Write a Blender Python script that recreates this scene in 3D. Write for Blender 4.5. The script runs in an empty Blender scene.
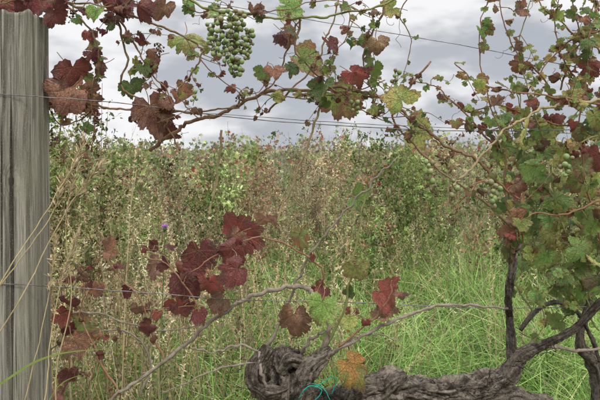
import bpy, math, random
import numpy as np
from mathutils import Vector, noise as mn
rng=np.random.default_rng(11); random.seed(7)
scene=bpy.context.scene
CAMZ=1.5; F=520.0; ROW=1.6
def at(u,v,d=ROW):
    return np.array([(u-300)*d/F, d, CAMZ-(v-150)*d/F])
K=ROW/F
# ---------------------------------------------------------------- mesh accumulator
class Acc:
    def __init__(s): s.V=[];s.L=[];s.T=[];s.A=[];s.B=[];s.U=[];s.n=0
    def add(s,V,faces,A,B,U):
        V=np.asarray(V,float).reshape(-1,3);m=len(V)
        s.V.append(V)
        for f in faces:
            f=np.asarray(f)
            if f.size==0: continue
            s.L.append((f+s.n).ravel()); s.T.append(np.full(len(f),f.shape[1]))
        def ex(c):
            c=np.asarray(c,float)
            return np.broadcast_to(c,(m,3)) if c.ndim==1 else c
        s.A.append(ex(A));s.B.append(ex(B));s.U.append(ex(U)); s.n+=m
def empty(name,loc=(0,0,0)):
    o=bpy.data.objects.new(name,None); scene.collection.objects.link(o); o.location=loc; o.empty_display_size=.1; return o
def build(name,acc,mat,parent=None,smooth=True):
    me=bpy.data.meshes.new(name)
    V=np.concatenate(acc.V);L=np.concatenate(acc.L);T=np.concatenate(acc.T)
    me.vertices.add(len(V));me.vertices.foreach_set('co',V.ravel().astype(np.float32))
    me.loops.add(len(L));me.loops.foreach_set('vertex_index',L.astype(np.int32))
    me.polygons.add(len(T));st=np.concatenate([[0],np.cumsum(T)[:-1]])
    me.polygons.foreach_set('loop_start',st.astype(np.int32))
    me.polygons.foreach_set('use_smooth',np.full(len(T),smooth))
    for nm,arr in(('colA',acc.A),('colB',acc.B),('uvw',acc.U)):
        a=me.attributes.new(nm,'FLOAT_VECTOR','POINT');a.data.foreach_set('vector',np.concatenate(arr).ravel().astype(np.float32))
    me.update(calc_edges=True);me.validate()
    o=bpy.data.objects.new(name,me);scene.collection.objects.link(o);me.materials.append(mat)
    if parent:o.parent=parent
    return o
# ---------------------------------------------------------------- materials
class NT:
    def __init__(s,name):
        s.m=bpy.data.materials.new(name);s.m.use_nodes=True;s.t=s.m.node_tree;s.t.nodes.clear()
        s.out=s.t.nodes.new('ShaderNodeOutputMaterial')
    def n(s,ty,**k):
        x=s.t.nodes.new(ty)
        for a,b in k.items():setattr(x,a,b)
        return x
    def l(s,a,b):s.t.links.new(a,b)
    def setin(s,node,i,v):
        if isinstance(v,bpy.types.NodeSocket): s.l(v,node.inputs[i])
        else: node.inputs[i].default_value=v
    def math(s,op,a,b=0.0,c=None,clamp=False):
        x=s.n('ShaderNodeMath',operation=op,use_clamp=clamp);s.setin(x,0,a);s.setin(x,1,b)
        if c is not None:s.setin(x,2,c)
        return x.outputs[0]
    def dot(s,a,v):
        x=s.n('ShaderNodeVectorMath',operation='DOT_PRODUCT');s.l(a,x.inputs[0]);x.inputs[1].default_value=v;return x.outputs['Value']
    def attr(s,nm):
        return s.n('ShaderNodeAttribute',attribute_name=nm,attribute_type='GEOMETRY').outputs['Vector']
    def ramp(s,f,lo,hi,a=0.,b=1.):
        x=s.n('ShaderNodeMapRange',clamp=True,interpolation_type='SMOOTHSTEP');s.setin(x,0,f);x.inputs[1].default_value=lo;x.inputs[2].default_value=hi;x.inputs[3].default_value=a;x.inputs[4].default_value=b;return x.outputs[0]
    def mix(s,f,a,b,mode='MIX'):
        x=s.n('ShaderNodeMix',data_type='RGBA',blend_type=mode);s.setin(x,0,f)
        s.setin(x,6,a if not isinstance(a,tuple) else (*a,1));s.setin(x,7,b if not isinstance(b,tuple) else (*b,1));return x.outputs[2]
    def noise(s,vec,scale,detail=3,rough=.55):
        x=s.n('ShaderNodeTexNoise');x.inputs['Scale'].default_value=scale;x.inputs['Detail'].default_value=detail;x.inputs['Roughness'].default_value=rough
        if vec is not None:s.l(vec,x.inputs['Vector'])
        return x.outputs['Fac']
    def bump(s,h,st,dist):
        x=s.n('ShaderNodeBump');x.inputs['Strength'].default_value=st;x.inputs['Distance'].default_value=dist;s.l(h,x.inputs['Height']);return x.outputs[0]
    def bsdf(s,col,rough,spec=.3,normal=None):
        p=s.n('ShaderNodeBsdfPrincipled');s.setin(p,'Base Color',col if not isinstance(col,tuple) else (*col,1));s.setin(p,'Roughness',rough);p.inputs['Specular IOR Level'].default_value=spec
        if normal is not None:s.l(normal,p.inputs['Normal'])
        return p
def leaf_mat():
    t=NT('grape_leaf');uv=t.attr('uvw');A=t.attr('colA');B=t.attr('colB')
    geo=t.n('ShaderNodeNewGeometry').outputs['Position']
    flat=t.n('ShaderNodeVectorMath',operation='MULTIPLY');t.l(uv,flat.inputs[0]);flat.inputs[1].default_value=(1,1,0);fl=flat.outputs[0]
    v=None
    for a in(90,44,136,0,180):
        r=math.radians(a);p=t.dot(fl,(math.cos(r),math.sin(r),0));q=t.math('ABSOLUTE',t.dot(fl,(-math.sin(r),math.cos(r),0)))
        m=t.math('MULTIPLY',t.ramp(q,.004,.024,1,0),t.ramp(p,0,.02))
        v=m if v is None else t.math('MAXIMUM',v,m)
    vo=t.n('ShaderNodeTexVoronoi',feature='DISTANCE_TO_EDGE');t.l(uv,vo.inputs['Vector']);vo.inputs['Scale'].default_value=8
    cell=t.ramp(vo.outputs['Distance'],.0,.10,1,0)
    ln=t.n('ShaderNodeVectorMath',operation='LENGTH');t.l(fl,ln.inputs[0])
    nA=t.noise(geo,34,3,.6)
    f=t.math('ADD',nA,t.math('MULTIPLY',ln.outputs['Value'],.30))
    f=t.math('SUBTRACT',f,t.math('MULTIPLY',v,.15))
    f=t.ramp(f,.52,.82)
    c=t.mix(f,A,B)
    nB=t.noise(geo,85,3,.6)
    rim=t.ramp(t.math('ADD',ln.outputs['Value'],t.math('MULTIPLY',nB,.8)),1.06,1.28)
    br=t.math('MAXIMUM',t.math('MULTIPLY',t.ramp(nB,.55,.65),.6),t.math('MULTIPLY',rim,.7))
    c=t.mix(br,c,(.15,.08,.048))
    vm=t.math('MULTIPLY',t.math('MAXIMUM',v,t.math('MULTIPLY',cell,.35)),.28)
    c=t.mix(vm,c,t.mix(.5,c,(.46,.38,.17)))
    g=t.n('ShaderNodeNewGeometry').outputs['Backfacing']
    c=t.mix(t.math('MULTIPLY',g,.35),c,(.30,.27,.19))
    h=t.math('ADD',t.math('MULTIPLY',v,-1.),t.math('ADD',t.math('MULTIPLY',cell,-.7),t.noise(geo,150,1)))
    p=t.bsdf(c,.5,.3,t.bump(h,.9,.0025))
    tr=t.n('ShaderNodeBsdfTranslucent');t.l(c,tr.inputs[0]);ms=t.n('ShaderNodeMixShader');ms.inputs[0].default_value=.33
    t.l(p.outputs[0],ms.inputs[1]);t.l(tr.outputs[0],ms.inputs[2]);t.l(ms.outputs[0],t.out.inputs[0]);return t.m
def plain_leafy(name,trans=.3,rough=.6,ns=30):
    t=NT(name);A=t.attr('colA');B=t.attr('colB')
    if ns:
        geo=t.n('ShaderNodeNewGeometry').outputs['Position'];c=t.mix(t.ramp(t.noise(geo,ns,1),.35,.65),A,B)
    else: c=A
    d=t.n('ShaderNodeBsdfDiffuse');t.l(c,d.inputs[0])
    if trans:
        tr=t.n('ShaderNodeBsdfTranslucent');t.l(c,tr.inputs[0]);ms=t.n('ShaderNodeMixShader');ms.inputs[0].default_value=trans
        t.l(d.outputs[0],ms.inputs[1]);t.l(tr.outputs[0],ms.inputs[2]);t.l(ms.outputs[0],t.out.inputs[0])
    else: t.l(d.outputs[0],t.out.inputs[0])
    return t.m
def bark_mat(name,bs=.8,bd=.003,scale=3.5,point=False):
    t=NT(name);uv=t.attr('uvw');A=t.attr('colA');B=t.attr('colB');G=t.n('ShaderNodeNewGeometry');geo=G.outputs['Position']
    n1=t.noise(uv,scale,5,.68);n2=t.noise(geo,70,3,.65);n3=t.noise(geo,9,2)
    f=t.ramp(t.math('ADD',t.math('MULTIPLY',n1,.6),t.math('MULTIPLY',n2,.4)),.40,.62)
    c=t.mix(f,A,B);c=t.mix(t.math('MULTIPLY',t.ramp(n3,.5,.7),.35),c,t.mix(.5,c,(.36,.34,.26)))
    h=t.math('ADD',n1,t.math('MULTIPLY',n2,.5))
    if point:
        pt=t.ramp(G.outputs['Pointiness'],.41,.505,0,1)  # crevice shade painted into the bark colour by pointiness
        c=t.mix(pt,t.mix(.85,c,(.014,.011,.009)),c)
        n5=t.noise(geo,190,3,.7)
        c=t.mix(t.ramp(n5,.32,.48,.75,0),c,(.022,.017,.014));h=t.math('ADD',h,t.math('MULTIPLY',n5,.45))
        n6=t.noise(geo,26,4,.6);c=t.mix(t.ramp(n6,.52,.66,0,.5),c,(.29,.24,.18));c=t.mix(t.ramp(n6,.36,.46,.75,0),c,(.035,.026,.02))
    p=t.bsdf(c,.9,.1,t.bump(h,bs,bd));t.l(p.outputs[0],t.out.inputs[0]);return t.m
M_LEAF=leaf_mat();M_FOL=plain_leafy('foliage',.25,ns=0);M_GRASS=plain_leafy('grass_blade',.3,.5,0)
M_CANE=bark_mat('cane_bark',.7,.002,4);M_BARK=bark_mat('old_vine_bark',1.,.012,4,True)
# ---------------------------------------------------------------- geometry helpers
def nrmz(a): return a/np.maximum(np.linalg.norm(a,axis=-1,keepdims=True),1e-9)
def catmull(P,n):
    P=np.asarray(P,float);Q=np.vstack([2*P[0]-P[1],P,2*P[-1]-P[-2]]);out=[]
    for i in range(len(P)-1):
        p0,p1,p2,p3=Q[i:i+4];t=np.linspace(0,1,n,endpoint=False)[:,None]
        out.append(.5*((2*p1)+(-p0+p2)*t+(2*p0-5*p1+4*p2-p3)*t**2+(-p0+3*p1-3*p2+p3)*t**3))
    out.append(P[-1:]);return np.vstack(out)
def tube(acc,P,R,sides,A,B,disp=None,zs=6.):
    P=np.asarray(P,float);m=len(P);R=np.broadcast_to(np.asarray(R,float),(m,))
    T=nrmz(np.gradient(P,axis=0));N=np.zeros_like(P);ref=np.array([0.13,-.9,.4]);
    n=ref-T[0]*ref.dot(T[0]);n/=np.linalg.norm(n)
    for i in range(m):
        n=n-T[i]*n.dot(T[i]);n/=max(np.linalg.norm(n),1e-6);N[i]=n
    Bn=np.cross(T,N);a=np.linspace(0,2*np.pi,sides,endpoint=False)
    ca,sa=np.cos(a),np.sin(a);L=np.concatenate([[0],np.cumsum(np.linalg.norm(np.diff(P,axis=0),axis=1))])
    RR=np.repeat(R[:,None],sides,1)
    if disp is not None: RR=RR*disp(a,L,P)
    V=P[:,None]+RR[...,None]*(N[:,None]*ca[None,:,None]+Bn[:,None]*sa[None,:,None])
    U=np.zeros((m,sides,3));U[...,0]=ca;U[...,1]=sa;U[...,2]=L[:,None]*zs+P[0,0]*7
    i=np.arange(m-1)[:,None]*sides;j=np.arange(sides)[None];k=(j+1)%sides
    Fq=np.stack([i+j,i+k,i+sides+k,i+sides+j],-1).reshape(-1,4)
    V=V.reshape(-1,3);U=U.reshape(-1,3)
    V=np.vstack([V,P[0]-T[0]*R[0]*.3,P[-1]+T[-1]*R[-1]*.3]);U=np.vstack([U,[0,0,U[0,2]],[0,0,U[-1,2]]])
    c0,c1=m*sides,m*sides+1;jj=np.arange(sides);kk=(jj+1)%sides
    T1=np.stack([kk,jj,np.full(sides,c0)],-1);b=(m-1)*sides;T2=np.stack([b+jj,b+kk,np.full(sides,c1)],-1)
    acc.add(V,[Fq,T1,T2],A,B,U)
def canepath(ctrl,n=10,wob=.004):
    P=catmull(ctrl,n);m=len(P)
    s=rng.uniform(0,100)
    for i in range(m):
        P[i]+=np.array(mn.noise_vector(Vector((s,i*.35,0))))*wob+np.array(mn.noise_vector(Vector((s+9,i*.9,0))))*wob*.35
    return P
def nodes(m,every=7):
    i=np.arange(m);return 1+.3*np.exp(-((i%every-every/2)**2)/.6)
# leaf template ------------------------------------------------
half=[(0,1.0),(.06,.92),(.12,.93),(.16,.83),(.25,.84),(.27,.73),(.34,.71),(.31,.62),(.38,.66),(.44,.72),(.52,.69),(.61,.70),(.60,.61),(.70,.56),(.64,.48),(.69,.41),(.60,.36),(.57,.28),(.66,.27),(.76,.21),(.72,.11),(.78,.02),(.69,-.06),(.69,-.17),(.57,-.20),(.51,-.31),(.40,-.30),(.29,-.38),(.20,-.31),(.10,-.28),(.05,-.12)]
out=half+[(-x,y) for x,y in half[::-1][:-1]]
out=np.array(out);NO=len(out)
RINGS=[.3,.56,.8,1.]
LV=np.vstack([[[0,0.0]]]+[out*s for s in RINGS])
ii=np.arange(NO);jn=(ii+1)%NO;keep=ii!=30
LF3=np.stack([np.zeros(NO,int),1+jn,1+ii],-1)[keep]
LF4=np.vstack([np.stack([1+r*NO+ii,1+r*NO+jn,1+(r+1)*NO+jn,1+(r+1)*NO+ii],-1)[keep] for r in range(3)])
so=np.array([(0,1),(.2,.62),(.6,.68),(.5,.3),(.72,.0),(.35,-.32),(0,-.05),(-.35,-.32),(-.72,0),(-.5,.3),(-.6,.68),(-.2,.62)])
SV=np.vstack([[0,.25],so]);k12=np.arange(12);SF3=np.stack([np.zeros(12,int),1+(k12+1)%12,1+k12],-1)
def add_leaves(acc,P,tip,nr,size,curl,A,B,simple=False):
    P=np.atleast_2d(P);N=len(P);tip=nrmz(np.atleast_2d(tip));nr=np.atleast_2d(nr)
    nr=nrmz(nr-tip*(nr*tip).sum(1,keepdims=True));bx=np.cross(tip,nr)
    T=SV if simple else LV
    x0=T[:,0][None]*np.ones((N,1));y0=T[:,1][None]*np.ones((N,1));u=lambda a,b:rng.uniform(a,b,(N,1))
    r=np.hypot(x0,y0);th=np.arctan2(x0,y0);c=np.asarray(curl).reshape(-1,1)*np.ones((N,1))
    md=1+.12*np.sin(2*th+u(0,6.3))*r+.09*np.sin(5*th+u(0,6.3))*r+.05*np.sin(11*th+u(0,6.3))*r
    x=x0*md*u(.78,1.12)+.07*np.sin(2.5*y0+u(0,6.3));y=y0*md+.05*np.sin(3*x0+u(0,6.3))
    z=(.12+.12*c)*np.sin(3.1*x+u(0,6.3))*np.cos(2.6*y+u(0,6.3))+(.03+.07*c)*np.sin(7*x+u(0,6.3))*np.sin(6*y+u(0,6.3))+(.015+.04*c)*np.sin(13*x+u(0,6.3))*np.sin(12*y+u(0,6.3))
    z=z+u(-.05,.4)*np.sqrt(x*x+.006)
    kx=c*u(-.6,2.2)+1e-3;ky=c*u(-.4,2.1)+1e-3
    xs=np.sin(kx*x)/kx;z=z-(1-np.cos(kx*x))/kx
    ys=np.sin(ky*y)/ky;z=z-(1-np.cos(ky*y))/ky
    s=np.asarray(size).reshape(-1,1,1)*np.ones((N,1,1))
    V=P[:,None]+s*(bx[:,None]*xs[...,None]+tip[:,None]*ys[...,None]+nr[:,None]*z[...,None])
    n=T.shape[0];off=(np.arange(N)*n)[:,None,None]
    fs=[(SF3[None]+off).reshape(-1,3)] if simple else [(LF3[None]+off).reshape(-1,3),(LF4[None]+off).reshape(-1,4)]
    U=np.zeros((N,n,3));U[...,0]=T[:,0];U[...,1]=T[:,1];U[...,2]=rng.uniform(0,50,(N,1))
    A=np.atleast_2d(A)*np.ones((N,1));B=np.atleast_2d(B)*np.ones((N,1))
    acc.add(V.reshape(-1,3),fs,np.repeat(A,n,0),np.repeat(B,n,0),U.reshape(-1,3))
KIND={'G':((.18,.30,.075),(.26,.32,.09),.4),'DG':((.10,.175,.05),(.15,.21,.06),.45),'YG':((.32,.39,.10),(.43,.38,.13),.45),
'GR':((.23,.29,.085),(.29,.13,.075),.5),'R':((.29,.082,.06),(.18,.065,.05),.85),'DR':((.185,.047,.045),(.12,.042,.04),.8),
'BR':((.31,.165,.10),(.18,.095,.062),1.15),'OG':((.50,.24,.08),(.28,.29,.08),.4),'YR':((.42,.35,.12),(.36,.18,.09),.6)}
def kind(k):
    a,b,c=KIND[k];j=rng.uniform(.65,1.3);a=np.array(a)*j*rng.uniform(.88,1.12,3);b=np.array(b)*j*rng.uniform(.88,1.12,3);return a,b,c*rng.uniform(.6,1.6)
def pick(pal):
    ks=list(pal);w=np.array([pal[k] for k in ks],float);return ks[rng.choice(len(ks),p=w/w.sum())]
leaves=Acc();canes=Acc();grapes=Acc();trunk=Acc()
CB=((.18,.105,.062),(.31,.21,.13));CG=((.20,.24,.08),(.28,.25,.11));CR=((.23,.11,.065),(.33,.20,.12));CGY=((.32,.27,.21),(.16,.12,.095));CST=((.42,.33,.18),(.28,.22,.12))
def hang():
    nr=np.array([rng.normal(0,.7),-1+rng.normal(0,.6),rng.uniform(-.1,1.3)])
    a=math.radians(-90+rng.normal(0,60));tip=np.array([math.cos(a),-.25+rng.normal(0,.45),math.sin(a)])
    return tip,nr
def leaf_on(p,size,k):
    a,b,c=kind(k);tip,nr=hang()
    L=size*rng.uniform(.5,1.0)
    pd=nrmz(np.array([rng.normal(0,.7),rng.normal(0,.6),rng.normal(.15,.6)]))
    q=p+pd*L
    mid=p+pd*L*.5+np.array([0,0,.12*L]);tube(canes,catmull([p,mid,q],3),[.0011]*7,4,(.27,.14,.07),(.28,.26,.09))
    add_leaves(leaves,q,tip,nr,size,c,a,b)
def tendril(p,L=.08):
    d=nrmz(rng.normal(0,1,3));e=nrmz(np.cross(d,rng.normal(0,1,3)));g=np.cross(d,e);t=np.linspace(0,1,18)
    rad=.010*np.clip((t-.35)/.65,0,1)**.7
    P=p+d*(t[:,None]*L)+(e*np.cos(t[:,None]*13)+g*np.sin(t[:,None]*13))*rad[:,None]-e*rad[0]
    P[:,2]-=t**2*.02
    tube(canes,P,.0007,4,(.20,.11,.07),(.30,.21,.12))
def twig(p,L,sz=0,pal=None):
    d=nrmz(rng.normal(0,1,3)*[1,.7,1]);P=catmull([p,p+d*L*.5+rng.normal(0,.008,3),p+d*L+rng.normal(0,.015,3)-[0,0,L*.15]],5)
    tube(canes,P,np.linspace(.0016,.0007,len(P)),5,*CB)
    if pal:
        for q in (P[5],P[8],P[-1]): leaf_on(q,sz*rng.uniform(.6,1.1),pick(pal))
def shoot(ctrl,r0,r1,nl,size,pal,col=CB,n=10,t0=.05,wob=.007,tend=.3,tw=.3):
    P=canepath([at(*c) for c in ctrl],n,wob);m=len(P)
    tube(canes,P,np.linspace(r0,r1,m)*nodes(m),8,*col)
    for i in range(nl):
        t=t0+(1-t0)*(i+rng.uniform(.1,.9))/nl;p=P[min(m-1,int(t*m))]
        leaf_on(p,size*rng.uniform(.45,1.3)*(1-.35*t),pick(pal))
        if rng.random()<tend*.5: tendril(p,rng.uniform(.04,.09))
        if rng.random()<tw: twig(p,rng.uniform(.05,.12),size*.5,pal)
    return P
def L_at(u,v,px,k,ang=None,d=None):
    d=ROW+rng.uniform(-.14,.1) if d is None else d
    s=px*d/F/1.38;a,b,c=kind(k)
    ang=math.radians(-90+rng.normal(0,35) if ang is None else ang)
    tip=np.array([math.cos(ang),rng.normal(0,.25),math.sin(ang)]);nr=np.array([rng.normal(0,.4),-1,rng.uniform(0,.8)])
    p=at(u,v,d)-nrmz(tip)*.3*s
    q=p-nrmz(tip+rng.normal(0,.5,3))*s*.8
    tube(canes,catmull([p,(p+q)/2+rng.normal(0,.004,3),q],3),.0012,4,(.27,.12,.07),(.30,.25,.10))
    add_leaves(leaves,p,tip,nr,s,c*.7,a,b)
# ---------------------------------------------------------------- FOREGROUND VINE
vine=empty('grapevine')
def gnarl(amp=.3,f=3.,tw=9.,seed=0.):
    def g(a,L,P):
        R=np.zeros((len(L),len(a)))
        for i,l in enumerate(L):
            for j,t in enumerate(a):
                q=t+l*tw+.9*mn.noise(Vector((l*9,seed,3.)));cq,sq=math.cos(q),math.sin(q);ct,st_=math.cos(t),math.sin(t)
                v=mn.fractal(Vector((cq*f*.6,sq*f*.6,l*7+seed)),.7,2.,5)
                w=abs(mn.noise(Vector((cq*f*1.3,sq*f*1.3,l*9+seed+9))))
                w2=mn.noise(Vector((ct*f*2.6,st_*f*2.6,l*34+seed+19)))
                w3=mn.noise(Vector((ct*f*6,st_*f*6,l*90+seed+29)))
                x=mn.noise(Vector((ct*1.1,st_*1.1,l*15+seed+33)))
                kn=max(0.,mn.noise(Vector((ct*1.6,st_*1.6,l*24+seed+71)))-.22)
                R[i,j]=1+amp*v+amp*1.1*(w-.25)+amp*.38*w2+amp*.26*w3+amp*.8*x+amp*2.2*kn
        return R
    return g
TB=((.095,.075,.06),(.27,.23,.185))
def old(ctrl,radii,sides=44,n=22,seed=0.,amp=.32,f=3.,tw=2.5):
    P=catmull([at(*c) for c in ctrl],n);R=np.interp(np.linspace(0,1,len(P)),np.linspace(0,1,len(radii)),radii)
    tube(trunk,P,R,sides,*TB,disp=gnarl(amp,f,tw,seed),zs=3.5);return P
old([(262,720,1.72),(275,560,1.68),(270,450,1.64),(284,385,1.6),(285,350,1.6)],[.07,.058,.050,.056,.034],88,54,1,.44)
old([(262,395,1.57),(256,370,1.56),(268,347,1.56)],[.026,.026,.014],44,30,5,.48)
old([(292,420,1.57),(305,375,1.55),(322,358,1.57),(330,350,1.6)],[.036,.032,.020,.011],54,30,8,.42)
old([(280,372,1.545),(291,360,1.54),(303,366,1.55),(312,380,1.55)],[.012,.018,.016,.012],40,26,51,.48)
old([(255,385,1.555),(272,392,1.54),(290,388,1.54)],[.014,.022,.014],40,26,55,.48)
old([(285,404,1.6),(335,402,1.58),(378,389,1.56),(420,390,1.57),(462,390,1.6),(500,379,1.62),(522,356,1.62)],[.040,.034,.040,.029,.035,.030,.017],80,56,12,.40)
old([(375,405,1.6),(393,384,1.53),(406,376,1.54)],[.028,.026,.012],44,28,15,.42)
old([(440,402,1.62),(480,408,1.6),(520,402,1.62),(555,422,1.65),(572,520,1.7),(575,720,1.75)],[.026,.030,.026,.036,.055,.07],52,34,18,.38)
old([(505,378,1.62),(520,356,1.61),(545,344,1.6),(575,328,1.58),(604,300,1.55),(640,285,1.5)],[.026,.019,.011,.0105,.011,.009],32,38,22,.32)
old([(513,360,1.62),(510,325,1.61),(509,290,1.6),(513,262,1.6),(511,246,1.6)],[.014,.010,.0105,.011,.007],34,38,27,.32,)
old([(520,330,1.62),(535,312,1.61),(555,302,1.6),(575,310,1.6),(590,335,1.6),(600,362,1.6)],[.007,.006,.0065,.006,.006,.004],20,16,31,.28)
old([(590,300,1.66),(580,345,1.66),(600,400,1.7),(610,720,1.75)],[.009,.012,.025,.05],24,22,35,.3)
tp=[(270,372),(300,365),(280,388),(262,390),(350,398),(400,387),(430,387),(462,390),(495,382),(510,300),(510,270),(385,392),(520,358),(540,346),(320,397),(250,378),(285,352)]
for i in range(460):
    c=tp[rng.integers(len(tp))]
    p=at(c[0]+rng.normal(0,11),c[1]+rng.normal(0,6),ROW-.045+rng.uniform(-.005,.035))
    if 500<c[0]<514 and c[1]<310: p=at(c[0]+rng.normal(0,2),c[1]+rng.normal(0,14),ROW-.010);dd=np.array([rng.normal(0,.15),-.1,1])
    else: dd=np.array([rng.normal(0,1),-.25,rng.normal(0,.5)]) if c[0]>330 else np.array([rng.normal(0,.7),-.25,rng.normal(0,.8)])
    d=nrmz(dd)*rng.uniform(.004,.022);k=rng.uniform(.3,.85);sh=rng.uniform(.3,1.3)
    tube(trunk,catmull([p-d,p+np.array([0,-.004,0])+rng.normal(0,.003,3),p+d+rng.normal(0,.006,3)],4),np.array([.0003,.001,.0016,.002,.002,.0018,.0014,.001,.0003])*k,4,np.array((.11,.085,.066))*sh,np.array((.30,.25,.195))*sh)
def cane(ctrl,r0,r1,col=CGY,n=12,wob=.007,sides=9):
    P=canepath([at(*c) for c in ctrl],n,wob);m=len(P);tube(canes,P,np.linspace(r0,r1,m)*nodes(m,9)*rng.uniform(.88,1.12,m),sides,*col);return P
cane([(318,298,1.6),(300,287,1.59),(265,292,1.58),(238,303,1.58),(205,328,1.57),(170,357,1.56),(140,380,1.55),(112,398,1.55),(80,425,1.56)],.0066,.0042,wob=.008)
cane([(322,352,1.6),(330,325,1.6),(318,298,1.6)],.009,.0066)
cane([(320,360,1.58),(345,346,1.55),(385,325,1.55),(430,307,1.57),(470,305,1.6),(508,310,1.6)],.005,.003,wob=.008)
cane([(262,358,1.6),(285,310,1.62),(297,282,1.62),(315,248,1.6),(345,212,1.58),(375,180,1.57),(398,157,1.56)],.0048,.0022,wob=.009)
cane([(300,358,1.58),(310,340,1.54),(325,332,1.53)],.006,.003)
cane([(275,358,1.58),(240,345,1.55),(215,352,1.55),(190,348,1.5)],.004,.002)
cane([(270,400,1.55),(262,372,1.53),(258,350,1.56)],.005,.004)
cane([(255,362,1.55),(210,372,1.5),(160,395,1.5)],.0025,.0015)
cane([(140,395,1.6),(150,360,1.62),(120,330,1.64),(60,345,1.66),(20,372,1.66)],.003,.002)
cane([(40,325,1.62),(90,312,1.62),(150,330,1.62),(200,326,1.6)],.003,.002)
cane([(512,262,1.6),(520,245,1.6),(516,222,1.62)],.006,.003)
cane([(545,345,1.6),(575,350,1.58),(605,348,1.57)],.005,.004)
cane([(340,350,1.56),(355,338,1.55),(372,335,1.55),(400,340,1.55)],.003,.0015)
shoot([(325,352,1.6),(345,305,1.58),(352,265,1.57),(362,215,1.57),(366,190,1.57)],.004,.0018,5,.034,{'G':3,'DG':2,'YR':1},CG)
shoot([(318,298,1.6),(322,270,1.57),(300,252,1.56),(262,238,1.55),(225,250,1.55),(190,272,1.53)],.003,.0016,4,.05,{'DR':4,'R':1},CR)
shoot([(205,328,1.57),(195,300,1.56),(180,280,1.54),(165,262,1.54),(140,258,1.53)],.003,.0015,4,.055,{'DR':4,'R':1,'BR':1},CR)
shoot([(120,395,1.56),(95,350,1.56),(80,315,1.57),(85,290,1.57),(75,262,1.57)],.003,.0015,9,.04,{'R':1,'BR':4,'GR':2,'DR':2},CR)
shoot([(165,360,1.56),(150,330,1.57),(140,300,1.57),(110,262,1.56),(104,235,1.57)],.003,.0013,8,.033,{'BR':3,'DR':2,'GR':1},CR)
shoot([(60,400,1.6),(70,360,1.6),(60,320,1.6),(68,280,1.6)],.003,.0013,8,.036,{'BR':3,'DR':2,'GR':2},CR)
shoot([(340,346,1.55),(370,322,1.54),(388,300,1.54),(392,280,1.54)],.003,.0015,2,.045,{'BR':3,'R':2},CR)
# ---- upper canes
cane([(150,150,1.63),(170,135,1.62),(192,122,1.61),(222,112,1.6),(262,94,1.6),(300,90,1.59),(340,88,1.59),(380,96,1.6),(402,112,1.6),(428,132,1.6),(452,150,1.6),(478,160,1.6),(498,185,1.6)],.0058,.0045,CB,wob=.009)
cane([(62,2,1.56),(85,9,1.56),(120,12,1.56),(160,26,1.57),(185,37,1.57),(205,50,1.57)],.004,.0028,CB)
cane([(40,78,1.56),(72,100,1.57),(110,108,1.58),(150,112,1.58),(190,112,1.6),(240,107,1.6)],.004,.0025,CB)
cane([(175,-20,1.5),(200,6,1.5),(250,14,1.5),(300,19,1.5),(345,12,1.5),(385,4,1.5),(420,-15,1.5)],.0036,.0028,CG)
cane([(110,-30,1.6),(118,20,1.58),(128,60,1.57),(120,85,1.58),(140,100,1.58),(165,125,1.6),(180,150,1.62)],.0036,.002,CB)
cane([(326,92,1.57),(316,120,1.6),(303,158,1.62),(288,195,1.65),(272,232,1.66)],.004,.0025,CST)
cane([(222,130,1.68),(216,180,1.7),(208,215,1.72)],.004,.003,CST)
cane([(268,112,1.6),(310,70,1.6),(330,30,1.6),(340,-10,1.6)],.003,.002,CB)
cane([(600,100,1.5),(565,104,1.5),(535,112,1.5),(505,130,1.5),(485,152,1.5),(462,178,1.5),(450,186,1.5)],.0042,.0026,CST,wob=.009)
cane([(430,62,1.6),(395,110,1.6),(400,130,1.6),(440,170,1.6),(500,215,1.6),(520,250,1.62)],.003,.003,CB)
cane([(300,20,1.55),(290,40,1.56),(280,75,1.57),(262,94,1.58)],.0028,.002,CB)
P0={'BR':5,'R':.8,'DR':2,'GR':2,'DG':1.5,'YG':1}
PC={'BR':3,'R':.8,'DR':1,'GR':3,'DG':2,'G':3,'YG':2.5}
shoot([(62,2,1.56),(90,30,1.55),(100,62,1.55),(90,95,1.56),(95,125,1.58),(92,150,1.6)],.003,.0015,12,.038,P0,CB,tend=.7,tw=.7)
shoot([(115,10,1.56),(135,45,1.56),(150,72,1.56),(172,98,1.57),(165,130,1.58)],.003,.0015,12,.04,P0,CB,tend=.7,tw=.7)
shoot([(205,50,1.56),(190,75,1.56),(178,95,1.56),(200,120,1.57)],.0025,.0015,6,.033,P0,CB,tend=.6,tw=.6)
shoot([(300,19,1.52),(296,50,1.53),(318,75,1.55),(345,92,1.56),(385,80,1.56)],.0032,.0015,11,.038,PC,CB,tend=.7,tw=.7)
shoot([(385,4,1.5),(372,35,1.52),(362,65,1.53),(380,98,1.54),(425,128,1.56)],.003,.0015,12,.034,PC,CB,tend=.6,tw=.6)
shoot([(250,14,1.5),(280,10,1.5),(330,0,1.5),(370,15,1.5)],.002,.001,8,.03,PC,CB,tend=.6)
shoot([(260,94,1.57),(300,98,1.57),(350,95,1.57),(400,105,1.57),(430,130,1.57)],.002,.001,13,.028,PC,CB,tend=.6,tw=.6)
shoot([(340,-10,1.6),(350,30,1.58),(330,60,1.57),(345,85,1.58)],.002,.001,8,.03,PC,CB,tend=.6,tw=.5)
shoot([(420,-15,1.5),(400,12,1.52),(410,40,1.55),(405,75,1.56)],.002,.001,5,.026,PC,CB,tend=.6,tw=.3)
shoot([(140,-12,1.5),(120,6,1.5),(70,2,1.5),(20,0,1.48),(-20,10,1.46)],.003,.002,10,.055,{'DR':4,'BR':2},CB)
shoot([(100,108,1.6),(60,125,1.62),(45,95,1.62),(50,130,1.64)],.002,.001,6,.035,P0,CB,tend=.6,tw=.6)
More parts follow.
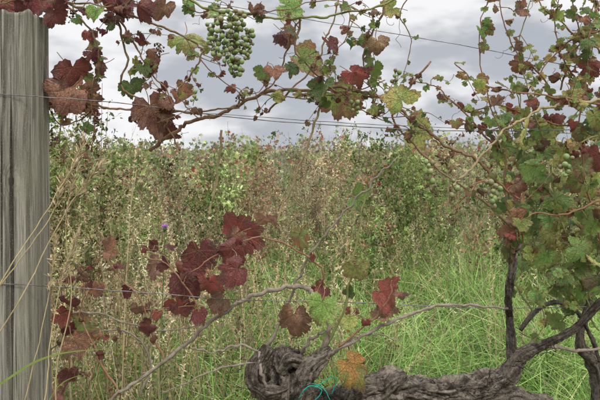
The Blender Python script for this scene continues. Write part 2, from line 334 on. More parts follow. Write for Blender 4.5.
shoot([(185,37,1.57),(215,75,1.57),(250,95,1.57),(275,70,1.57)],.002,.001,8,.028,P0,CB,tend=.7,tw=.6)
shoot([(175,-20,1.52),(190,10,1.52),(225,8,1.5),(260,20,1.5)],.002,.001,6,.03,PC,CB,tend=.7,tw=.6)
shoot([(340,90,1.57),(360,110,1.57),(385,120,1.57),(440,140,1.57)],.002,.001,6,.03,P0,CB,tend=.6,tw=.6)
# ---- right side shoots
PR={'G':5,'YG':4,'GR':3,'R':1,'BR':2.2,'YR':1.6,'DG':2.5}
PT={'R':1.5,'BR':3,'YR':2.5,'YG':3.5,'GR':3,'G':1}
for c,nl,sz,pl,cc in [
 ([(512,262,1.6),(522,235,1.6),(505,200,1.6),(505,150,1.58),(485,90,1.58),(480,30,1.58),(492,-10,1.58)],20,.037,PR,CR),
 ([(590,310,1.6),(575,260,1.6),(556,200,1.6),(548,150,1.6),(528,95,1.6),(520,40,1.6),(535,-15,1.6)],28,.045,PR,CG),
 ([(604,300,1.56),(600,240,1.56),(585,180,1.55),(580,120,1.54),(588,60,1.54),(572,0,1.54)],28,.046,PR,CR),
 ([(630,290,1.6),(625,220,1.6),(615,160,1.6),(605,110,1.6),(600,50,1.6),(592,-20,1.6)],22,.045,PR,CG),
 ([(600,330,1.75),(560,280,1.8),(530,230,1.8),(535,170,1.8),(570,120,1.8),(610,80,1.8)],26,.047,PR,CG),
 ([(640,330,1.8),(610,260,1.9),(570,220,1.9),(545,185,1.9),(520,150,1.9),(500,120,1.9)],26,.047,PR,CG),
 ([(600,105,1.5),(560,98,1.5),(520,92,1.5),(480,84,1.5),(455,62,1.5)],16,.030,PT,CR),
 ([(590,100,1.62),(570,70,1.62),(555,35,1.62),(560,-10,1.62)],17,.030,PT,CR),
 ([(560,110,1.7),(540,75,1.7),(515,50,1.7),(500,10,1.7),(505,-20,1.7)],14,.028,PT,CR),
 ([(560,90,1.66),(575,50,1.66),(590,20,1.66),(600,-20,1.66)],17,.030,PT,CR),
 ([(590,60,1.66),(570,30,1.66),(545,10,1.66),(530,-20,1.66)],13,.029,PT,CR),
 ([(540,120,1.66),(500,105,1.66),(470,110,1.66),(445,100,1.66)],15,.030,PT,CR),
 ([(600,130,1.6),(560,125,1.6),(520,120,1.6),(490,130,1.6),(460,120,1.6)],20,.036,PR,CR),
 ([(610,30,1.6),(580,35,1.6),(550,60,1.6),(530,90,1.6)],14,.032,PT,CR),
 ([(500,150,1.6),(470,120,1.6),(440,90,1.6),(410,80,1.6)],10,.030,PT,CR),
 ([(610,60,1.5),(590,40,1.5),(600,0,1.5)],6,.032,PT,CR),
 ([(520,200,1.55),(490,180,1.53),(470,190,1.52),(450,215,1.5)],8,.030,{'YG':2,'BR':2,'GR':2,'G':2},CR),
 ([(600,200,1.5),(560,215,1.5),(530,215,1.5),(515,240,1.5)],10,.040,{'R':2,'G':3,'BR':3,'YG':2},CR),
 ([(610,270,1.5),(580,265,1.5),(555,285,1.5),(540,300,1.5)],10,.042,{'G':4,'YG':3,'DG':2},CG),
 ([(640,120,1.55),(600,135,1.52),(565,150,1.5),(550,175,1.5)],12,.042,PR,CG),
 ([(660,340,1.7),(650,240,1.7),(640,120,1.7),(650,0,1.7)],20,.05,PR,CG),
 ([(720,340,1.6),(700,240,1.6),(690,120,1.6),(700,0,1.6)],20,.05,PR,CG)]:
    shoot(c,.0030,.0013,nl,sz,pl,cc,tw=.22)
PD={'DG':5,'G':4,'GR':2,'BR':2,'YG':1.5}  # darker leaf mix: depth shade of the back shoots put into colour
for i in range(14):
    u=rng.uniform(520,690);v=rng.uniform(210,330);d=rng.uniform(1.68,2.05);ctrl=[];
    for k in range(5):
        ctrl.append((u,v,d));u+=rng.normal(-4,14);v-=rng.uniform(25,50);d+=rng.normal(0,.04)
        u=max(u,505+rng.uniform(0,20))
    shoot(ctrl,.003,.0014,15,.045,PD,CG,tw=.15,tend=.1)
for x in [(15,14,48,'DR'),(38,6,44,'DR'),(58,16,26,'DR'),(95,14,20,'G'),(125,6,32,'DR'),(162,8,28,'BR'),(186,42,34,'YG',-60),(150,62,28,'BR'),(62,90,46,'BR',-160),(96,66,26,'BR'),(84,98,34,'BR'),(75,74,34,'DR'),
 (152,116,44,'BR'),(184,96,28,'BR'),(130,88,22,'DG'),(165,132,24,'DR'),(215,14,20,'G'),(292,8,32,'G',-20),(310,62,44,'GR',-30),(290,36,26,'BR'),(332,44,24,'DR'),(342,102,42,'GR',-45),(322,90,30,'DG'),(356,78,28,'R'),
 (378,45,22,'BR'),(390,10,24,'YG',-150),(398,96,32,'YG',120),(374,70,22,'G'),(420,132,34,'YG',-20),(275,72,18,'BR'),(262,74,18,'G'),
 (246,234,46,'DR',20),(226,254,34,'DR'),(198,260,40,'DR'),(190,286,44,'DR'),(230,272,34,'DR'),(152,268,28,'BR'),(180,308,28,'R'),(218,305,22,'BR'),(268,220,20,'BR'),(300,240,26,'GR'),(232,240,30,'BR'),(210,285,26,'R'),
 (297,320,38,'BR',-90),(320,310,34,'G',-100),(386,297,34,'R'),(389,316,22,'BR'),(352,372,38,'OG',-60,1.49),(360,200,24,'G',-20),(357,270,26,'YG'),(346,320,22,'YG'),
 (82,328,34,'GR'),(76,346,28,'BR'),(70,304,22,'DR'),(96,290,18,'BR'),(110,250,18,'BR'),(62,318,22,'R'),
 (526,215,40,'BR'),(516,190,30,'R'),(562,152,30,'YG'),(582,190,32,'YG'),(592,225,32,'G'),(552,238,30,'YG'),(580,250,34,'G'),(562,276,32,'G'),(590,70,24,'R'),(520,66,20,'BR'),(500,152,26,'G'),(522,135,30,'YG'),(596,120,28,'YG'),(548,128,26,'G'),(572,100,24,'YR'),
 (530,170,30,'G'),(560,205,32,'G'),(596,160,28,'R'),(545,260,30,'G'),(590,290,32,'G'),(510,235,26,'BR')]:
    L_at(*x)
build('leaves',leaves,M_LEAF,vine)
# ---- grapes
def ico(sub=2):
    import bmesh
    b=bmesh.new();bmesh.ops.create_icosphere(b,subdivisions=sub,radius=1);V=np.array([v.co[:] for v in b.verts]);Fc=np.array([[v.index for v in f.verts] for f in b.faces]);b.free();return V,Fc
IV,IF=ico(3);IV1,IF1=ico(1)
def ball(acc,p,r,A,B,small=False):
    V,Fc=(IV1,IF1) if small else (IV,IF)
    acc.add(p+V*np.array([r,r,r*rng.uniform(1,1.12)]),[Fc],A,B,V)
def bunch(top,axis,L,W,n,r,cols,shr=0.):
    top=np.array(top);axis=nrmz(np.array(axis,float))
    spine=catmull([top,top+axis*L*.5+rng.normal(0,.003,3),top+axis*L],8);tube(canes,spine,np.linspace(.0022,.001,len(spine)),6,(.20,.13,.05),(.24,.20,.08))
    pts=[]
    for i in range(n*10):
        if len(pts)>=n:break
        t=rng.random()**.85;w=W*(1-.55*t)*rng.uniform(.15,1);a=rng.uniform(0,6.28)
        s=spine[int(t*(len(spine)-1))];p=s+np.array([math.cos(a)*w,math.sin(a)*w*.8,rng.normal(0,.005)])
        rr=r*rng.uniform(.65,1.12)
        if all(np.linalg.norm(p-q)>(rr+q2)*.9 for q,q2 in pts):
            pts.append((p,rr))
            tube(canes,catmull([s,(s+p)/2+np.array([0,0,.004]),p],3),.0009,4,(.22,.14,.05),(.26,.2,.08))
            A,B=cols[rng.integers(len(cols))]
            ball(grapes,p,rr,A,B,shr>0)
GR=[((.16,.235,.07),(.23,.29,.11)),((.12,.18,.055),(.19,.25,.09)),((.19,.25,.09),(.27,.30,.13)),((.17,.13,.06),(.21,.20,.09))]
DRY=[((.05,.025,.018),(.09,.045,.03)),((.07,.035,.022),(.05,.022,.016)),((.12,.07,.04),(.06,.035,.022))]
bunch(at(231,13,1.45),(.05,0,-1),.18,.050,110,.0075,GR)
bunch(at(214,22,1.44),(.1,0,-1),.095,.029,28,.0073,GR)
bunch(at(249,30,1.47),(-.05,0,-1),.075,.025,16,.0072,GR)
bunch(at(430,160,1.45),(0,0,-1),.07,.024,9,.0085,GR);bunch(at(488,178,1.42),(.2,0,-1),.07,.032,12,.0083,GR);bunch(at(566,156,1.42),(0,0,-1),.05,.022,7,.0085,GR)
bunch(at(452,184,1.45),(.1,0,-1),.03,.02,4,.008,GR);bunch(at(193,88,1.5),(0,0,-1),.05,.02,4,.007,GR)
bunch(at(355,98,1.5),(0,0,-1),.04,.02,6,.007,GR);bunch(at(395,70,1.5),(0,0,-1),.04,.018,5,.007,GR)
for b in [(72,2,1.55,.06),(96,112,1.56,.08),(240,92,1.55,.04),(52,128,1.6,.06),(160,44,1.56,.04)]:
    bunch(at(*b[:3]),(rng.normal(0,.2),0,-1),b[3],.018,18,.0036,DRY,1)
def grape_mat():
    t=NT('grape_skin');A=t.attr('colA');B=t.attr('colB');geo=t.n('ShaderNodeNewGeometry').outputs['Position']
    c=t.mix(t.ramp(t.noise(geo,90,4),.35,.65),A,B);c=t.mix(t.math('MULTIPLY',t.ramp(t.noise(geo,260,2),.60,.68),.7),c,(.10,.05,.025))
    p=t.bsdf(c,.42,.4)
    t.l(p.outputs[0],t.out.inputs[0]);return t.m
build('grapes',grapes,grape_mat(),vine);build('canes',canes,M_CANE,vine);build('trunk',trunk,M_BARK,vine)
tw=Acc()
for c in [[(300,398,1.52),(308,388,1.52),(318,385,1.51),(326,380,1.52),(331,376,1.53)],[(318,385,1.51),(325,390,1.50),(330,400,1.5)],[(296,404,1.52),(303,391,1.5),(312,386,1.5),(322,391,1.5),(314,402,1.5)],[(318,385,1.51),(306,383,1.52),(299,389,1.52)],[(330,376,1.53),(336,381,1.53),(332,394,1.52)]]:
    tube(tw,canepath([at(*q) for q in c],8,.002),.0012,6,(.02,.31,.23),(.02,.44,.34))
build('baling_twine',tw,plain_leafy('twine_fibre',.1,.6,200))
# ---------------------------------------------------------------- wires
wm=NT('galvanised_wire');geo=wm.n('ShaderNodeNewGeometry').outputs['Position']
p=wm.bsdf(wm.mix(wm.ramp(wm.noise(geo,40,3),.4,.65),(.20,.20,.21),(.10,.06,.045)),.5,.5);p.inputs['Metallic'].default_value=.6;wm.l(p.outputs[0],wm.out.inputs[0])
def wire(ctrl,r=.0013):
    a=Acc();tube(a,canepath([at(*c) for c in ctrl],14,.0015),r,6,(.2,.2,.2),(.1,.1,.1));return build('trellis_wire',a,wm.m)
wire([(-240,78,1.425),(0,94,1.425),(45,97,1.44),(130,104,1.53),(250,119,1.6),(400,129,1.6),(500,131,1.6),(620,128,1.6),(900,118,1.62)],.0013)
wire([(-240,105,1.66),(60,107,1.66),(215,114,1.66),(330,122,1.66),(430,127,1.66),(620,135,1.66),(900,140,1.66)],.001)
wire([(-240,278,1.425),(0,284,1.425),(45,286,1.44),(150,293,1.5),(240,300,1.56),(340,302,1.58),(430,306,1.6),(520,308,1.6),(620,306,1.6),(900,300,1.6)],.0013)
wire([(-200,-60,1.6),(100,-16,1.6),(300,18,1.6),(450,43,1.6),(560,64,1.6),(700,90,1.6),(900,120,1.6)],.0011)
wire([(62,286,1.455),(66,270,1.46),(74,262,1.46),(78,276,1.46),(72,292,1.46),(80,300,1.46)],.0009)
# ---------------------------------------------------------------- post
D_=1.45
pa=Acc();S=110;zz=np.linspace(-.02,CAMZ+(150-12)*D_/F,190);an=np.linspace(0,2*np.pi,S,endpoint=False)
cx=(7-300)*D_/F;hw=.078
V=[];U=[]
for z in zz:
    for a_ in an:
        c,s=math.cos(a_),math.sin(a_);r=hw*(1/(abs(c)**4+abs(s)**4)**(1/4))
        r*=1+.02*mn.noise(Vector((c*2,s*2,z*1.5)))
        cr=mn.noise(Vector((c*13,s*13,z*.8+4)));r-=.012*max(0,cr-.2)
        r+=.0026*mn.noise(Vector((c*34,s*34,z*2.5)))
        lean=-.010*(z-.6)
        V.append((cx+c*r+lean,1.45+.078+s*r-.02,z+(.016*mn.noise(Vector((c*3,s*3,2)))+.006*mn.noise(Vector((c*11,s*11,2))))*min(1,z)));U.append((c,s,z))
m=len(zz);i=np.arange(m-1)[:,None]*S;j=np.arange(S)[None];k=(j+1)%S
Fq=np.stack([i+j,i+k,i+S+k,i+S+j],-1).reshape(-1,4);V.append((cx-.012,1.508,zz[-1]+.004));U.append((0,0,zz[-1]))
b=(m-1)*S;jj=np.arange(S);T2=np.stack([b+jj,b+(jj+1)%S,np.full(S,m*S)],-1)
pa.add(np.array(V),[Fq,T2],(.3,.3,.3),(.2,.2,.2),np.array(U))
t=NT('weathered_wood');geo=t.n('ShaderNodeNewGeometry').outputs['Position']
def mp(vec,sc,loc=(0,0,0)):
    x=t.n('ShaderNodeMapping');t.l(vec,x.inputs[0]);x.inputs['Scale'].default_value=sc;x.inputs['Location'].default_value=loc;return x.outputs[0]
kp=at(15,181,1.45)
dx=t.n('ShaderNodeVectorMath',operation='DISTANCE');kg=mp(geo,(1,.0,.6));t.l(kg,dx.inputs[0]);dx.inputs[1].default_value=(kp[0],0,kp[2]*.6)
kd=t.math('ADD',dx.outputs['Value'],t.math('MULTIPLY',t.math('SUBTRACT',t.noise(geo,90,2),.5),.006));kk_=t.ramp(kd,.0,.035,1,0)
wob=t.math('MULTIPLY',t.math('SUBTRACT',t.noise(mp(geo,(6,6,3)),1,2),.5),2.2)
g0=t.n('ShaderNodeVectorMath',operation='ADD');t.l(mp(geo,(62,62,1.3)),g0.inputs[0]);cb=t.n('ShaderNodeCombineXYZ');t.l(t.math('ADD',t.math('MULTIPLY',kk_,2.5),wob),cb.inputs[0]);t.l(cb.outputs[0],g0.inputs[1])
g1=t.noise(g0.outputs[0],1.,6,.68);g2=t.noise(mp(geo,(260,260,6)),1,4,.65);g3=t.noise(mp(geo,(9,9,4)),1,3);g4=t.noise(mp(geo,(46,46,.7),(3,2,1)),1,3,.5);g5=t.noise(geo,320,2,.6)
c=t.mix(t.ramp(g1,.38,.60),(.115,.105,.083),(.38,.355,.29));c=t.mix(t.math('MULTIPLY',t.ramp(g2,.45,.60),.65),c,(.125,.113,.088))
c=t.mix(t.math('MULTIPLY',t.ramp(g3,.42,.66),.5),c,(.24,.235,.17));crk=t.ramp(g4,.33,.38,1,0);c=t.mix(t.math('MULTIPLY',crk,.9),c,(.025,.022,.018))
c=t.mix(t.math('MULTIPLY',t.ramp(g5,.55,.7),.4),c,(.42,.40,.32))
c=t.mix(t.ramp(kd,.006,.009,.8,0),c,(.06,.045,.035))
h=t.math('SUBTRACT',t.math('ADD',g1,t.math('MULTIPLY',g2,.8)),t.math('MULTIPLY',crk,1.2))
p=t.bsdf(c,.9,.1,t.bump(h,1.,.005));t.l(p.outputs[0],t.out.inputs[0])
build('wooden_post',pa,t.m)
# ---------------------------------------------------------------- GRASS
def blades(acc,X,Y,h,w,lean,A,B,z0=0,az=None):
    n=len(X);az=rng.uniform(0,6.283,n) if az is None else az
    dx,dy=np.cos(az),np.sin(az);wz=az+np.pi/2+rng.normal(0,.9,n);wx,wy=np.cos(wz),np.sin(wz)
    ts=[0,.3,.58,.82,1.];Vs=[]
    for q in ts:
        off=lean*h*q**2.2;zq=z0+h*q*(1-.38*np.minimum(lean,1.6)*q**1.6)
        wq=w*(1-q**2.2)*(.7+.3*math.sin(q*3))
        c=np.stack([X+dx*off,Y+dy*off,zq],-1)
        if q<1:
            o=np.stack([wx*wq,wy*wq,0*wq],-1)/2;Vs+= [c-o,c+o]
        else: Vs.append(c)
    V=np.stack(Vs,1);of=(np.arange(n)*9)[:,None,None]
    q4=np.array([[0,1,3,2],[2,3,5,4],[4,5,7,6]]);q3=np.array([[6,7,8]])
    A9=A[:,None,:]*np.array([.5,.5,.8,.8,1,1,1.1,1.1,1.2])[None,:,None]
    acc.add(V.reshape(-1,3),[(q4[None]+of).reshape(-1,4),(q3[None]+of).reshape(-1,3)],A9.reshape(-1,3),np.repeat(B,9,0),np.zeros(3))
def nz(X,Y,s,o=0):
    return np.array([mn.noise(Vector((x*s,y*s,o))) for x,y in zip(X,Y)])
def cols(n,pal):
    ks=rng.choice(len(pal),n,p=np.array([p[0] for p in pal])/sum(p[0] for p in pal));C=np.array([p[1] for p in pal])[ks]
    return C*rng.uniform(.6,1.35,(n,1))*rng.uniform(.93,1.07,(n,3))
def ccols(N,pal,jit=.12):
    w=np.cumsum([p[0] for p in pal]);w=w/w[-1];q=np.clip(.5+N*1.1+rng.normal(0,jit,len(N)),0,.9999)
    C=np.array([p[1] for p in pal])[np.searchsorted(w,q)]
    return C*rng.uniform(.6,1.4,(len(N),1))*rng.uniform(.93,1.07,(len(N),3))
def place(n,y0,y1,wid=.75,pad=.6,pw=1.):
    Y=y0+(y1-y0)*rng.random(n)**pw;X=rng.uniform(-1,1,n)*(wid*Y+pad);return X,Y
GREEN=[(4,(.24,.39,.10)),(3,(.31,.44,.14)),(2.5,(.11,.20,.05)),(1.2,(.42,.47,.22))]
STRAW=[(3,(.54,.44,.26)),(3,(.42,.33,.19)),(2,(.27,.20,.12)),(1,(.64,.56,.37))]
g=Acc()
X,Y=place(40000,1.9,7.,.70,.4)
gm=np.clip(.5+ .5*np.tanh((X/Y+.25)*4)+nz(X,Y,1.1)*.6,0,1)*.34+.56
isg=rng.random(len(X))<gm
A=np.where(isg[:,None],cols(len(X),GREEN),cols(len(X),STRAW))
patch=nz(X,Y,2.2,12)[:,None];A=A*(1+.9*patch)  # dark patches between tufts: shade painted into the blade colour
h=np.where(isg,rng.uniform(.3,.74,len(X)),rng.uniform(.3,.8,len(X)))*(1+.55*nz(X,Y,1.7,5))*np.clip(.75+.1*(Y-2),.7,1.1)
k=nz(X,Y,2.6,31)>-.38
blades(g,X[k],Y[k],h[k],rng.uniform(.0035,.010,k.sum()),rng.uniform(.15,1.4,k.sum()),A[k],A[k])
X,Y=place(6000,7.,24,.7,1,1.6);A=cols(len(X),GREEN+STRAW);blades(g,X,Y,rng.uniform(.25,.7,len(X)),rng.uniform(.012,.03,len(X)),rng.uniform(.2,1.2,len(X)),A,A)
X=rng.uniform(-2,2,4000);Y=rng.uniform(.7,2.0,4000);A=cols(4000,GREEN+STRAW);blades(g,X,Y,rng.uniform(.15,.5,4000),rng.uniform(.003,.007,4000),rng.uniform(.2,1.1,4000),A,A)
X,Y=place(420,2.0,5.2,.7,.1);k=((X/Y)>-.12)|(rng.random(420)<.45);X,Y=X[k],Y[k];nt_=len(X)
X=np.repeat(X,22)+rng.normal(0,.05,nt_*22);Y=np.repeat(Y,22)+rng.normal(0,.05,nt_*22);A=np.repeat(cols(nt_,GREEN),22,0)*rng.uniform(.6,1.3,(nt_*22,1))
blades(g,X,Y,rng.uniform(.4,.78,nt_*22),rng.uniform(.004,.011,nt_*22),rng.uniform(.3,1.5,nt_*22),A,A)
build('grass',g,M_GRASS)
sg=Acc()
def seeded(X,Y,h,pal=STRAW,ks=15,lmax=.45,w0=.0035):
    n=len(X);ln=rng.uniform(.05,lmax,n);az=rng.uniform(0,6.28,n);C=cols(n,pal)
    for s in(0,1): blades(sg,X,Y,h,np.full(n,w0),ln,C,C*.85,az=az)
    for q in np.linspace(.72,1.0,ks):
        off=ln*h*q**2.2;zq=h*q*(1-.38*ln*q**1.6);P=np.stack([X+np.cos(az)*off,Y+np.sin(az)*off,zq],-1)
        for r in range(2):
            d=nrmz(rng.normal(0,1,(n,3))+np.array([0,0,.6]));L=rng.uniform(.012,.03,(n,1))*(1.35-q);e=nrmz(np.cross(d,rng.normal(0,1,(n,3))))*.0024
            Q=P+d*L
            V=np.stack([P-e*.3,Q-d*.004-e,Q+d*.006,Q-d*.004+e],1);of=(np.arange(n)*4)[:,None,None]
            sg.add(V.reshape(-1,3),[(np.array([[0,1,2,3]])[None]+of).reshape(-1,4)],np.repeat(C*1.1,4,0),np.repeat(C*.9,4,0),np.zeros(3))
def filt(X,Y,f):
    k=rng.random(len(X))<f(X/Y);return X[k],Y[k]
X,Y=filt(*place(1500,2.1,6.5,.72,.4),lambda r:np.clip(.5-r*.9,.18,1));seeded(X,Y,rng.uniform(.65,1.35,len(X)))
X,Y=filt(*place(320,1.8,3.0,.72,.3),lambda r:np.clip(.45-r*1.2,.14,1));seeded(X,Y,rng.uniform(.6,1.0,len(X)))
n=85;seeded(rng.normal(-1.0,.18,n),rng.normal(2.15,.14,n),rng.uniform(.8,1.62,n),ks=20,lmax=.3,w0=.0045)
n=40;seeded(rng.normal(-.55,.18,n),rng.normal(2.4,.14,n),rng.uniform(.8,1.35,n),ks=20,lmax=.3,w0=.0045)
n=26;seeded(rng.normal(.12,.22,n),rng.normal(2.7,.14,n),rng.uniform(.7,1.25,n),ks=20,lmax=.4,w0=.0045)
n=130;X=rng.uniform(-4.2,4.2,n);seeded(X,rng.normal(6.2,.3,n),rng.uniform(1.3,1.85,n),ks=16,lmax=.3,w0=.006)
build('seeding_grass',sg,M_GRASS)
# ---------------------------------------------------------------- WEEDS
def leaflets(acc,P,d,L,W,A,B):
    n=len(P);e=nrmz(np.cross(d,rng.normal(0,1,(n,3))))*W[:,None];u=nrmz(np.cross(d,e))*(W*.35)[:,None]
    L=L[:,None];V=np.stack([P,P+d*L*.35-e+u,P+d*L*.75-e*.7,P+d*L-u,P+d*L*.75+e*.7,P+d*L*.35+e+u],1)
    of=(np.arange(n)*6)[:,None,None];f=np.array([[0,1,2,5],[2,3,4,5]]);
    acc.add(V.reshape(-1,3),[(f[None]+of).reshape(-1,4)],np.repeat(A,6,0),np.repeat(B,6,0),np.zeros(3))
def strips(acc,P,Q,w,A):
    n=len(P);d=nrmz(Q-P)
    for k in range(2):
        e=nrmz(np.cross(d,np.array([[.1,1.,.2]])+rng.normal(0,.6,(n,3))))*w[:,None]
        V=np.stack([P-e,P+e,Q+e*.5,Q-e*.5],1);of=(np.arange(n)*4)[:,None,None]
        acc.add(V.reshape(-1,3),[(np.array([[0,1,2,3]])[None]+of).reshape(-1,4)],np.repeat(A,4,0),np.repeat(A*.8,4,0),np.zeros(3))
WEED=[(1.2,(.34,.17,.11)),(2.5,(.30,.21,.14)),(2.6,(.44,.37,.23)),(1.4,(.52,.46,.31)),(3,(.35,.36,.16)),(4,(.26,.32,.12)),(3.6,(.16,.21,.075))]
def weeds(acc,X,Y,H,nb=9,nf=9,pal=WEED,ls=.03,cn=.9):
    n=len(X);C=ccols(nz(X,Y,cn,8),pal,.14)*(1+.9*nz(X,Y,1.6,77))[:,None];base=np.stack([X,Y,0*X],-1);ld=rng.normal(0,.14,(n,2));top=base+np.stack([ld[:,0]*H,ld[:,1]*H,H],-1)  # clump noise paints the shadow between plants into the weed colour
    strips(acc,base,top,np.full(n,.0028),cols(n,STRAW)*.7)
    for b in range(nb):
        t=rng.uniform(.25,1.,n)[:,None];p=base+(top-base)*t
        d=nrmz(np.concatenate([rng.normal(0,.55,(n,2)),rng.uniform(.4,1,(n,1))],1));L=(rng.uniform(.12,.34,n)*H*(1.15-.7*t[:,0]))
        q=p+d*L[:,None];strips(acc,p,q,np.full(n,.0013),cols(n,STRAW)*.7)
        for f in range(nf):
            s=rng.uniform(.2,1.05,(n,1));r=p+(q-p)*s+rng.normal(0,.012,(n,3))
            A=C*rng.uniform(.45,1.4,(n,1))
            leaflets(acc,r,nrmz(rng.normal(0,1,(n,3))+d*.7),rng.uniform(.4,1.2,n)*ls,rng.uniform(.1,.28,n)*ls,A,A)
w=Acc()
X,Y=filt(*place(1250,3.9,6.8,.72,.4),lambda r:np.clip(.65-r*1.0,.25,1));k=rng.random(len(X))<.5+nz(X,Y,1.3,3)*2.2;X,Y=X[k],Y[k];weeds(w,X,Y,rng.uniform(.5,1.25,len(X))*(1+.7*nz(X,Y,1.1,4)))
X,Y=filt(*place(330,2.8,4.2,.72,.3),lambda r:np.clip(.36-r*1.8,.04,1));weeds(w,X,Y,rng.uniform(.4,1.0,len(X)))
X,Y=filt(*place(150,2.0,3.0,.7,.3),lambda r:np.clip(.35-r*1.8,.0,1));weeds(w,X,Y,rng.uniform(.4,.85,len(X)),ls=.024)
X,Y=place(400,6.3,8.6,.7,.3);weeds(w,X,Y,rng.uniform(.8,1.65,len(X))*(1+.4*nz(X,Y,1.2,9)),ls=.036,nb=10)
build('weeds',w,M_FOL)
GB=[(3,(.20,.27,.085)),(2,(.28,.35,.12)),(1,(.30,.18,.105)),(1,(.13,.19,.065))]
GD=[(3,(.13,.18,.06)),(2,(.20,.25,.085)),(1,(.25,.16,.10)),(1,(.29,.33,.14))]
GT=[(3,(.46,.38,.24)),(2,(.36,.26,.16)),(1,(.33,.31,.15))]
for (x0,y0,sx,h0,h1,n,pl,ls) in [(-1.72,3.6,.22,1.3,2.0,30,GB,.042),(-.75,5.4,.30,.9,1.55,26,GD,.05),(1.15,5.6,.40,1.1,1.68,26,GB,.048),(-2.7,5.5,.4,1.2,1.85,24,GB,.05),(.25,6.0,.32,1.,1.66,24,GT,.035),(-1.6,5.0,.25,.8,1.35,18,GT,.035),(2.2,4.6,.3,.8,1.3,18,GD,.05),(.55,4.6,.25,.5,1.0,16,GB,.04),(-.2,5.2,.3,.8,1.4,16,GT,.035)]:
    bu=Acc();weeds(bu,rng.normal(x0,sx,n),rng.normal(y0,.2,n),rng.uniform(h0,h1,n),nb=15,nf=13,pal=pl,ls=ls);build('bush',bu,M_FOL)
fl=Acc();c=at(165,229,2.0);tube(fl,catmull([[c[0]-.05,2.05,0],[c[0]-.02,2.0,.6],c],8),.0022,6,(.15,.22,.07),(.2,.25,.08))
ball(fl,c,.008,(.12,.2,.06),(.15,.2,.08))
n=70;d=nrmz(np.stack([rng.normal(0,.6,n),rng.normal(0,.6,n),rng.uniform(.4,1,n)],-1));leaflets(fl,np.repeat([c],n,0)+[0,0,.004],d,rng.uniform(.012,.02,n),np.full(n,.0016),cols(n,[(1,(.55,.28,.68))]),cols(n,[(1,(.40,.15,.55))]))
build('thistle_flower',fl,M_FOL)
st=Acc()
for c in [[(-30,330,1.25),(5,275,1.27),(40,222,1.3),(68,175,1.33),(84,140,1.36)],[(-20,360,1.3),(20,300,1.3),(45,250,1.33),(80,190,1.36),(100,165,1.38)],[(28,470,1.3),(45,400,1.32),(50,340,1.34),(62,280,1.36),(78,235,1.38)],[(-10,300,1.28),(18,262,1.3),(52,215,1.33),(62,180,1.35)],[(60,470,1.4),(56,380,1.4),(70,300,1.42),(66,220,1.44),(80,160,1.46)],[(0,470,1.36),(30,380,1.36),(48,300,1.38),(56,240,1.4)]]:
    P=canepath([at(*q) for q in c],9,.004)
    b0=P[0].copy();b0[2]=0;b0[0]-=.06;P=np.vstack([catmull([b0,(b0+P[0])/2,P[0]],6)[:-1],P])
    tube(st,P,np.linspace(.0022,.001,len(P)),6,(.56,.46,.26),(.46,.37,.20))
    m=len(P)
    for i in range(int(m*.78),m):
        n=9;pp=np.repeat([P[i]],n,0)+rng.normal(0,.002,(n,3));d=nrmz(rng.normal(0,.5,(n,3))+(P[-1]-P[-6])/np.linalg.norm(P[-1]-P[-6]))
        leaflets(st,pp,d,rng.uniform(.012,.03,n),rng.uniform(.001,.0022,n),cols(n,STRAW),cols(n,STRAW))
for c,wd in [([(-60,420,1.3),(0,384,1.32),(35,362,1.36),(70,352,1.4),(125,348,1.46)],.007),([(20,470,1.4),(40,420,1.42),(60,385,1.44),(90,372,1.46)],.005)]:
    P=catmull([at(*q) for q in c],8);m=len(P);w_=wd*np.sin(np.linspace(.9,math.pi,m))
    V=np.stack([P-np.array([0,0,1])*w_[:,None]/2,P+np.array([0,-.4,1])*w_[:,None]/2],1).reshape(-1,3);i=np.arange(m-1)*2
    st.add(V,[np.stack([i,i+1,i+3,i+2],-1)],(.24,.34,.08),(.30,.36,.10),np.zeros(3))
build('straw_stalks',st,plain_leafy('straw',.2,.6,40))
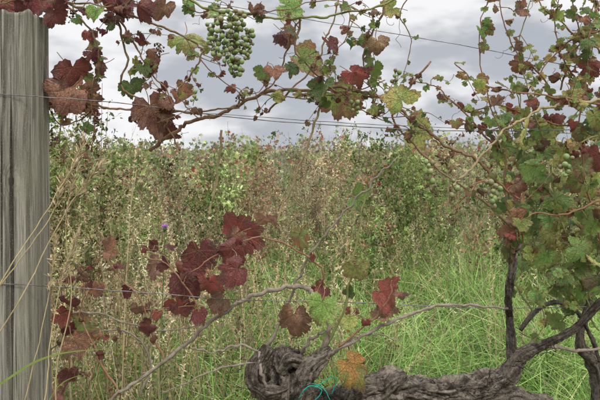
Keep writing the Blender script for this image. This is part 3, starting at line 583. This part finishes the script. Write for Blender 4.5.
# ---------------------------------------------------------------- further vine rows
ROWPAL=[(1,(.31,.13,.09)),(2,(.30,.20,.125)),(2.8,(.42,.36,.22)),(2,(.20,.145,.095)),(3,(.33,.34,.16)),(4,(.22,.275,.10)),(3,(.32,.38,.15)),(2.2,(.12,.165,.06))]
def vine_row(y,n,size,half_w,top=1.62,gap=2.1,sh=1.):
    f=Acc();X=rng.uniform(-half_w,half_w,n)
    tp=top+.55*nz(X,X*0+y,.8,1)+.30*nz(X,X*0+y,3,2);tt=rng.random(n)**.75
    Z=.4+(tp-.4)*tt;dens=nz(X,Z*1.1,1.5,y);k=rng.random(n)<.6+dens*gap;X,Z=X[k],Z[k]
    ns=int(half_w*8);sx=rng.uniform(-half_w,half_w,ns);XX=[X];ZZ=[Z]
    for x in sx:
        hh=top+rng.uniform(-.35,.6)*rng.random()**.5;b=x+rng.normal(0,.16)
        tube(f,catmull([[x,y+rng.normal(0,.1),.5],[(x+b)/2+rng.normal(0,.05),y,1.1],[b,y+rng.normal(0,.12),hh]],4),np.linspace(.005,.002,9),5,(.24,.16,.09),(.3,.22,.12))
        q=rng.random(8);ZZ.append(1.2+(hh-1.2)*q+rng.normal(0,.02,8));XX.append(x+(b-x)*(.3+.7*q)+rng.normal(0,.035,8))
    X=np.concatenate(XX);Z=np.concatenate(ZZ);n=len(X)
    Y=y+rng.normal(0,.24,n)
    tip=np.stack([rng.normal(0,.7,n),rng.normal(0,.5,n),rng.normal(-.6,.5,n)],-1);nr=np.stack([rng.normal(0,.5,n),rng.normal(-.8,.5,n),rng.normal(.4,.5,n)],-1)
    A=ccols(nz(X+y*3,Z*1.3,1.7,6),ROWPAL,.2)*(1+.9*nz(X+y,Z*1.2,1.6,15))[:,None]*sh  # brightness noise puts shade between leaf clumps into their colour
    k=rng.random(n)<.06;A[k]=np.array([.29,.10,.07])*rng.uniform(.7,1.2,(k.sum(),1))
    hz=min(.4,max(0,(y-7)*.018));A=A*(1-hz)+np.array([.36,.37,.34])*hz  # distance haze painted into the leaf colour of further rows
    add_leaves(f,np.stack([X,Y,Z],-1),tip,nr,size*rng.uniform(.4,1.25,n),rng.uniform(.3,1.1,n),A,A,True)
    for x in np.arange(-half_w,half_w,1.3):
        x=x+rng.normal(0,.1);tube(f,catmull([[x,y,0],[x+.04,y+.02,.3],[x-.02,y,.62],[x+.1,y,.75]],5),[.045]*16,9,(.12,.09,.07),(.2,.16,.12))
    build('vineyard_row',f,M_FOL)
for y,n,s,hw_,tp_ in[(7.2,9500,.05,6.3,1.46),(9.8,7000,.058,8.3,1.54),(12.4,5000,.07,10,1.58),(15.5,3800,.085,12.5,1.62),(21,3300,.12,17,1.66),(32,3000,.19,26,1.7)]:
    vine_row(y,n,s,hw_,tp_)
# ---------------------------------------------------------------- ground
me=bpy.data.meshes.new('ground');me.from_pydata([(-1500,-1500,0),(1500,-1500,0),(1500,1500,0),(-1500,1500,0)],[],[(0,1,2,3)])
go=bpy.data.objects.new('ground',me);scene.collection.objects.link(go)
t=NT('soil_and_turf');geo=t.n('ShaderNodeNewGeometry').outputs['Position']
c=t.mix(t.ramp(t.noise(geo,3,4,.7),.38,.62),(.07,.09,.035),(.11,.085,.055));p=t.bsdf(c,.95,.1);t.l(p.outputs[0],t.out.inputs[0]);me.materials.append(t.m)
# ---------------------------------------------------------------- sky
W=bpy.data.worlds.new('World');scene.world=W;W.use_nodes=True;nt=W.node_tree;nt.nodes.clear()
class WN(NT):
    def __init__(s):s.t=nt
w=WN();outw=w.n('ShaderNodeOutputWorld');bg=w.n('ShaderNodeBackground');bg.inputs[1].default_value=.1
sk=w.n('ShaderNodeTexSky',sky_type='NISHITA',sun_disc=False,sun_elevation=math.radians(50),sun_rotation=math.radians(150))
tc=w.n('ShaderNodeTexCoord').outputs['Generated'];sp=w.n('ShaderNodeSeparateXYZ');w.l(tc,sp.inputs[0])
mpn=w.n('ShaderNodeMapping');w.l(tc,mpn.inputs[0]);mpn.inputs['Scale'].default_value=(1,1,2.6);mpn.inputs['Location'].default_value=(2.3,0.4,.7)
n1=w.noise(mpn.outputs[0],3.2,4,.52);n2=w.noise(mpn.outputs[0],9,3,.55)
cl=w.math('ADD',w.math('MULTIPLY',n1,.7),w.math('MULTIPLY',n2,.3))
cc=w.mix(w.ramp(cl,.40,.59),(4.8,5.05,5.55),(9.4,9.4,9.55))
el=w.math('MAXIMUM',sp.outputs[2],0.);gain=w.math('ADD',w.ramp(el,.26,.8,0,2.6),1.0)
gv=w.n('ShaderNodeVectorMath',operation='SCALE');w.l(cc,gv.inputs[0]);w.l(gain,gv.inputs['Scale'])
cov=w.ramp(n1,.30,.40,.9,1.)
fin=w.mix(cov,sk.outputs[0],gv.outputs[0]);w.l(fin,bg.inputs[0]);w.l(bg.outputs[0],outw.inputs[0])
sl=bpy.data.lights.new('sun','SUN');sl.energy=1.5;sl.angle=math.radians(10);sl.color=(1,.96,.90)
so_=bpy.data.objects.new('sun',sl);scene.collection.objects.link(so_)
az=math.radians(150);el_=math.radians(50);dirv=Vector((math.sin(az)*math.cos(el_),math.cos(az)*math.cos(el_),math.sin(el_)))
so_.rotation_euler=dirv.to_track_quat('Z','Y').to_euler()
# ---------------------------------------------------------------- camera
cd=bpy.data.cameras.new('camera');co=bpy.data.objects.new('camera',cd);scene.collection.objects.link(co)
cd.sensor_width=36;cd.lens=36*F/600;cd.shift_y=-50/600;cd.clip_end=5000;cd.clip_start=.05
co.location=(0,0,CAMZ);co.rotation_euler=(math.radians(90),0,0);scene.camera=co
scene.view_settings.view_transform='Standard';scene.view_settings.look='None';scene.view_settings.exposure=0
